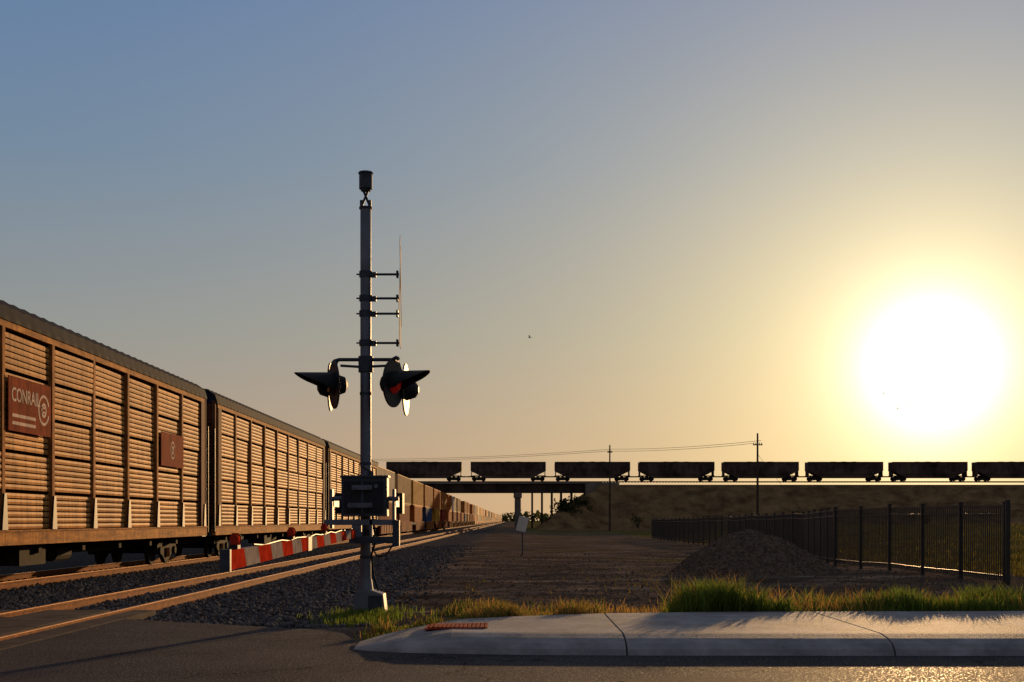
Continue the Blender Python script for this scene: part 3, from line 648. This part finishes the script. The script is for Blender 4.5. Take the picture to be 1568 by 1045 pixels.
r=B(); r.tube((.42,53,-.1),(.42,53,1.35),.025,'galv_dark',n=8); r.add([Vector((.42,52.95,1.25))+Matrix.Rotation(.25,3,'Y')@Vector(v) for v in [(-.2,0,-.3),(.2,0,-.3),(.2,0,.3),(-.2,0,.3),(-.2,.01,-.3),(.2,.01,-.3),(.2,.01,.3),(-.2,.01,.3)]],[(0,1,2,3),(7,6,5,4),(0,4,5,1),(1,5,6,2),(2,6,7,3),(3,7,4,0)],'alu'); r.obj('trackside_sign')

# ------------------------------------------------------------ shrubs
def shrub(x,y,z,h,w,name,n=1600,seed=0):
    rg=np.random.default_rng(seed); r=B()
    for i in range(5):
        a=rg.uniform(0,6.28); q=rg.uniform(.1,.35)*w; r.tube((x,y,z-.3),(x+q*math.cos(a),y+q*math.sin(a),z+h*.6),.09,'bark',r2=.03,n=6)
    cs=[(rg.normal(0,.3)*w,rg.normal(0,.3)*w,h*rg.uniform(.3,.85),rg.uniform(.15,.33)*h) for _ in range(11)]
    for i in range(n):
        c=cs[rg.integers(11)]; d=rg.normal(size=3); d/=np.linalg.norm(d); q=c[3]*rg.uniform(.5,1.15)
        p=Vector((x+c[0]+d[0]*q,y+c[1]+d[1]*q,max(z,z+c[2]+d[2]*q))); s=rg.uniform(.07,.18)*h/4
        u=Vector(rg.normal(size=3)).normalized()*s*1.5; v=Vector(rg.normal(size=3)).normalized()*s
        r.add([p-u,p+v,p+u,p-v],[(0,1,2,3)],'leaf')
    return r.obj(name,fixn=False)
shrub(10.2,240,.2,5.4,3.4,'shrub',seed=1); shrub(12.8,243,2.5,3.2,2.6,'shrub',seed=2,n=900); shrub(7.5,238,0,2.2,2.2,'shrub',seed=5,n=600)
for i,(x,y,h) in enumerate([(22,228,2.4),(34,226,2),(48,224,2.6),(70,222,2.2),(88,218,3)]): shrub(x,y,.3,h,h*1.3,'shrub',seed=10+i,n=450)
r=B()
rg=np.random.default_rng(3)
for i in range(9000):
    x=rg.uniform(-200,1500); y=rg.uniform(1400,1500); hh2=7+4*math.sin(x*.02)+3*math.sin(x*.071+1); p=Vector((x,y,rg.uniform(0,1)**.8*hh2)); u=Vector(rg.normal(size=3))*1.6; v=Vector(rg.normal(size=3))*1.3
    r.add([p-u,p+v,p+u,p-v],[(0,1,2,3)],'leaf')
r.obj('distant_treeline',fixn=False)

# ------------------------------------------------------------ birds
def bird(loc,s,roll):
    r=B(); r.tube((0,-.12,0),(0,.02,0),.015,'bird',r2=.035,n=8); r.tube((0,.02,0),(0,.12,0),.035,'bird',r2=.012,n=8); r.add([(-.03,-.2,0),(.03,-.2,0),(.012,-.11,0),(-.012,-.11,0)],[(0,1,2,3)],'bird')
    for q in (-1,1): r.add([(0,.05,.02),(q*.14,.07,.10),(q*.30,-.02,.06),(q*.14,-.02,.09),(0,-.04,.02)],[(0,1,2,3,4)],'bird')
    o=r.obj('bird',loc=loc,fixn=False); o.rotation_euler=(.2,roll,1+roll); o.scale=(s,)*3
bird((1.28,95,14.7),1,.3); bird((31.3,110,12.07),.8,-.4); bird((32.5,110,10.8),.8,.5); bird((33.2,110,11.02),.8,.1)

# ------------------------------------------------------------ sun, sky, camera
AZ,EL=math.radians(17.8),math.radians(6.45)
sd=Vector((math.sin(AZ)*math.cos(EL),math.cos(AZ)*math.cos(EL),math.sin(EL)))
ld=bpy.data.lights.new('sun','SUN'); ld.energy=5; ld.angle=math.radians(.6); ld.color=(1,.60,.26); lo=bpy.data.objects.new('sun',ld); S.collection.objects.link(lo); lo.rotation_euler=(-sd).to_track_quat('-Z','Y').to_euler()
w=bpy.data.worlds.new('World'); S.world=w; w.use_nodes=True; nt=w.node_tree; N=nt.nodes; L=nt.links
bg=N['Background']; bg.inputs[1].default_value=1
sky=N.new('ShaderNodeTexSky'); sky.sky_type='NISHITA'; sky.sun_disc=False; sky.sun_elevation=EL; sky.sun_rotation=AZ; sky.altitude=200; sky.air_density=1.0; sky.dust_density=.6; sky.ozone_density=1.5
def vm(op,a,b_=None,s=None):
    n=N.new('ShaderNodeVectorMath'); n.operation=op
    for i,v in enumerate([a,b_]):
        if v is None: continue
        if isinstance(v,tuple): n.inputs[i].default_value=v
        else: L.new(v,n.inputs[i])
    if s is not None:
        if isinstance(s,(int,float)): n.inputs[3].default_value=s
        else: L.new(s,n.inputs[3])
    return n.outputs[0]
nsk=vm('SCALE',sky.outputs[0],s=.08)
nsk=vm('DIVIDE',nsk,vm('ADD',vm('SCALE',nsk,s=1.6),(1,1,1)))
nsk=vm('SCALE',nsk,s=.25)
tc=N.new('ShaderNodeTexCoord'); dtn=N.new('ShaderNodeVectorMath'); dtn.operation='DOT_PRODUCT'; L.new(tc.outputs['Generated'],dtn.inputs[0]); dtn.inputs[1].default_value=sd
ang=mth('ARCCOSINE',mth('MINIMUM',dtn.outputs['Value'],.99999))
sx=N.new('ShaderNodeSeparateXYZ'); L.new(tc.outputs['Generated'],sx.inputs[0])
base=ramp(mth('ABSOLUTE',sx.outputs[2]),[(0,(.41,.24,.17)),(.05,(.345,.24,.18)),(.14,(.23,.24,.235)),(.26,(.125,.20,.30)),(.38,(.08,.165,.33)),(.55,(.16,.21,.31)),(1,(.24,.25,.30))])
def lobe(sig,p,col):
    e=mth('EXPONENT',mth('MULTIPLY',mth('POWER',mth('DIVIDE',ang,math.radians(sig)),p),-1))
    return vm('SCALE',col,s=e)
acc=vm('ADD',nsk,base)
for a in [lobe(1.35,1.15,(5.5,4.9,4.6)),lobe(6.4,1.35,(.74,.59,.26)),lobe(16,1.2,(.43,.28,.04))]: acc=vm('ADD',acc,a)
L.new(acc,bg.inputs[0])
cd=bpy.data.cameras.new('camera'); co=bpy.data.objects.new('camera',cd); S.collection.objects.link(co); S.camera=co
co.location=(0,0,1.4); co.rotation_euler=(math.pi/2,0,0); cd.sensor_width=36; cd.lens=2000/1568*36; cd.shift_y=274.5/1568; cd.clip_end=8000; cd.clip_start=.1
